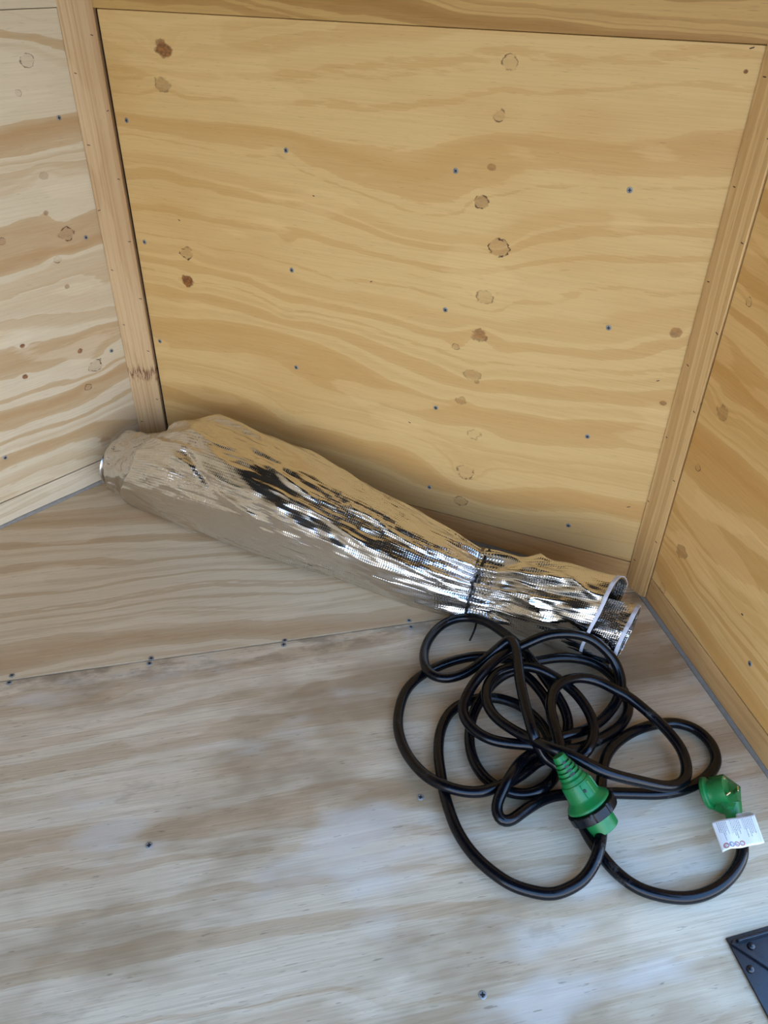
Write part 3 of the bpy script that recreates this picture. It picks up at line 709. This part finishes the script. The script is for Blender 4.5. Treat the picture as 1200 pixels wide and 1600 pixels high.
# warning tag: curved paper flag wrapped round the cable
def tag_mat():
    m = NT('printed tag'); uv = m.N('TexCoord').outputs['UV']
    sp = m.N('SeparateXYZ'); m.put(sp.inputs[0], uv); u, v = sp.outputs[0], sp.outputs[1]
    paper = lin((226, 226, 222))
    # text runs top to bottom in narrow lines, in three blocks
    line = m.math('FRACT', m.math('MULTIPLY', u, 26))
    ln = m.math('MULTIPLY', m.mr(m.math('ABSOLUTE', m.math('SUBTRACT', line, .5)), .16, .26, 1., 0.), 1)
    fl = m.math('FLOOR', m.math('MULTIPLY', u, 26))
    cb = m.N('CombineXYZ'); m.put(cb.inputs[0], fl); m.put(cb.inputs[1], m.math('MULTIPLY', v, 60))
    ch = m.mr(m.noise(cb.outputs[0], 1, 0), .40, .50)
    wn_ = m.N('TexWhiteNoise', noise_dimensions='1D'); m.put(wn_.inputs['W'], fl)
    endv = m.mr(wn_.outputs['Value'], 0, 1, .28, .62, False)          # each line stops at its own length
    tl_ = m.math('GREATER_THAN', v, endv); tp = m.math('LESS_THAN', v, .93)
    blk = m.mr(m.math('ABSOLUTE', m.math('SUBTRACT', m.math('FRACT', m.math('MULTIPLY', m.math('SUBTRACT', u, .04), 3.3)), .5)), .40, .44, 1., 0.)
    ink = m.math('MULTIPLY', m.math('MULTIPLY', m.math('MULTIPLY', ln, ch), m.math('MULTIPLY', tl_, tp)), blk)
    ink = m.math('MULTIPLY', ink, m.math('MULTIPLY', m.math('GREATER_THAN', u, .05), m.math('LESS_THAN', u, .93)))
    c = m.mix(m.math('MULTIPLY', ink, .85), paper, lin((52, 56, 66)))
    for i, (cu, cc) in enumerate(((.12, (176, 58, 52)), (.25, (70, 84, 150)), (.38, (150, 60, 80)), (.51, (176, 58, 60)))):
        d = m.vmath('LENGTH', m.vmath('MULTIPLY', m.vmath('SUBTRACT', uv, (cu, .14, 0)), (1, .72, 0)))
        ring = m.mr(m.math('ABSOLUTE', m.math('SUBTRACT', d, .052)), .006, .012, 1., 0.)
        dv = m.vmath('SUBTRACT', uv, (cu, .14, 0)); s2 = m.N('SeparateXYZ'); m.put(s2.inputs[0], dv)
        g = m.mr(m.noise(m.vmath('ADD', m.vmath('MULTIPLY', uv, (38, 30, 0)), (i*3.1, 0, 0)), 1, 1), .5, .56)
        ins = m.math('MULTIPLY', m.mr(d, .034, .042, 1., 0.), g)
        c = m.mix(ring, c, lin(cc)); c = m.mix(m.math('MULTIPLY', ins, .8), c, lin((60, 50, 60)))
    return m.set(Base_Color=c, Roughness=.45, Specular_IOR_Level=.5)
M_tag = tag_mat()
TL, TR, BR, BL = at(1111, 1285, .032), at(1179, 1271, .046), at(1196, 1314, .040), at(1128, 1333, .026)
V = []; Fs = []; UV = []; nu, nv = 30, 12
for j in range(nv+1):
    for i in range(nu+1):
        u, v = i/nu, j/nv
        p = (BL*(1-u)+BR*u)*(1-v) + (TL*(1-u)+TR*u)*v
        p = p + np.array([0, 0, .0035*math.sin(u*5.2+.5)*(.5+.5*(1-v)) + .0016*math.sin(u*11)*(1-v)])
        V.append(p - np.array([c0[0], c0[1], 0])); UV.append((u, v))
for j in range(nv):
    for i in range(nu): Fs.append((j*(nu+1)+i, j*(nu+1)+i+1, (j+1)*(nu+1)+i+1, (j+1)*(nu+1)+i))
me = mesh('warning_tag', V, Fs); ul = me.uv_layers.new(name='UVMap')
for lp in me.loops: ul.data[lp.index].uv = UV[lp.vertex_index]
tg = link('warning_tag', me, M_tag, cord, True); tg['label'] = 'white printed warning tag'
md = tg.modifiers.new('t', 'SOLIDIFY'); md.thickness = .0003
# the tag's back half, folded under round the cable
pts = [at(1179, 1271, .046), at(1172, 1268.5, .042), at(1160, 1270, .036), at(1150, 1272, .034), at(1152, 1280, .026)]
q = catmull(pts, .002); V = []; Fs = []
dn = (BR-TR)*.30; 
for i, p in enumerate(q):
    for j in range(3): V.append(p + dn*j/2 + np.array([0, 0, -.0004-.006*(j/2)]) - np.array([c0[0], c0[1], 0]))
for i in range(len(q)-1):
    for j in range(2): Fs.append((i*3+j, (i+1)*3+j, (i+1)*3+j+1, i*3+j+1))
M_paper = plain('tag paper', (222, 222, 216), .5)
fo = link('tag_fold', mesh('tag_fold', V, Fs), M_paper, cord, True); md = fo.modifiers.new('t', 'SOLIDIFY'); md.thickness = .0003

# ------------------------------------------------------------------ black metal plate at the doorway
pl = bpy.data.objects.new('metal_plate', None); col.objects.link(pl)
pc = at(1200, 1520); pl.location = (pc[0], pc[1], 0)
tag(pl, 'black sheet metal bracket with folded edge and two rivets on the floor by the doorway', 'metal bracket')
c1 = at(1133, 1467)[:2]; c2 = at(1200, 1448)[:2]; c3 = at(1200, 1593)[:2]
e1 = (c2-c1)/np.linalg.norm(c2-c1); e2 = (c3-c1)/np.linalg.norm(c3-c1)
c2 = c1+e1*.11; c3 = c1+e2*.19; c4 = c2+e2*.10
P_ = [tuple(p-pc[:2]) for p in (c1, c3, (c2+c3)/2+np.array([.03, -.03]), c2)]
bm = bmesh.new(); add_prism(bm, P_, .0005, .003); bevel(bm, .0006); bm_obj('plate', bm, M_plate, pl)
def strip(name, a, b, w, z0, z1, m, par, off):
    d = (b-a); L = np.linalg.norm(d); d = d/L; n = np.array([-d[1], d[0]])
    pr_ = [a+n*off, b+n*off, b+n*(off+w), a+n*(off+w)]
    bm = bmesh.new(); add_prism(bm, [tuple(p-pc[:2]) for p in pr_], z0, z1); bevel(bm, min(w, z1-z0)*.3, 2); return bm_obj(name, bm, m, par)
strip('folded_edge', c1+e1*.008, c2, .0035, .003, .010, M_plate, pl, -.0095)
q0 = at(1143, 1472, .005)[:2]; q1 = at(1215, 1520, .005)[:2]
strip('crease', q0, q1, .006, .0028, .0062, M_plate, pl, -.002)
for px, py in ((1174, 1478), (1173, 1514)):
    p = at(px, py, .004)-np.array([pc[0], pc[1], 0]); bm = bmesh.new()
    lathe(bm, [(-.001, .0042), (.0005, .0042), (.0018, .0034), (.0026, .0018), (.0028, .0002)], Matrix.Translation((p[0], p[1], .0035)), 20); bm_obj('rivet', bm, M_plate, pl, True)

# ------------------------------------------------------------------ outside ground
gr = box_obj('ground', (-20, 20, -20, 20, -.60, -.55), M_ground, None, 0); tag(gr, kind='structure')
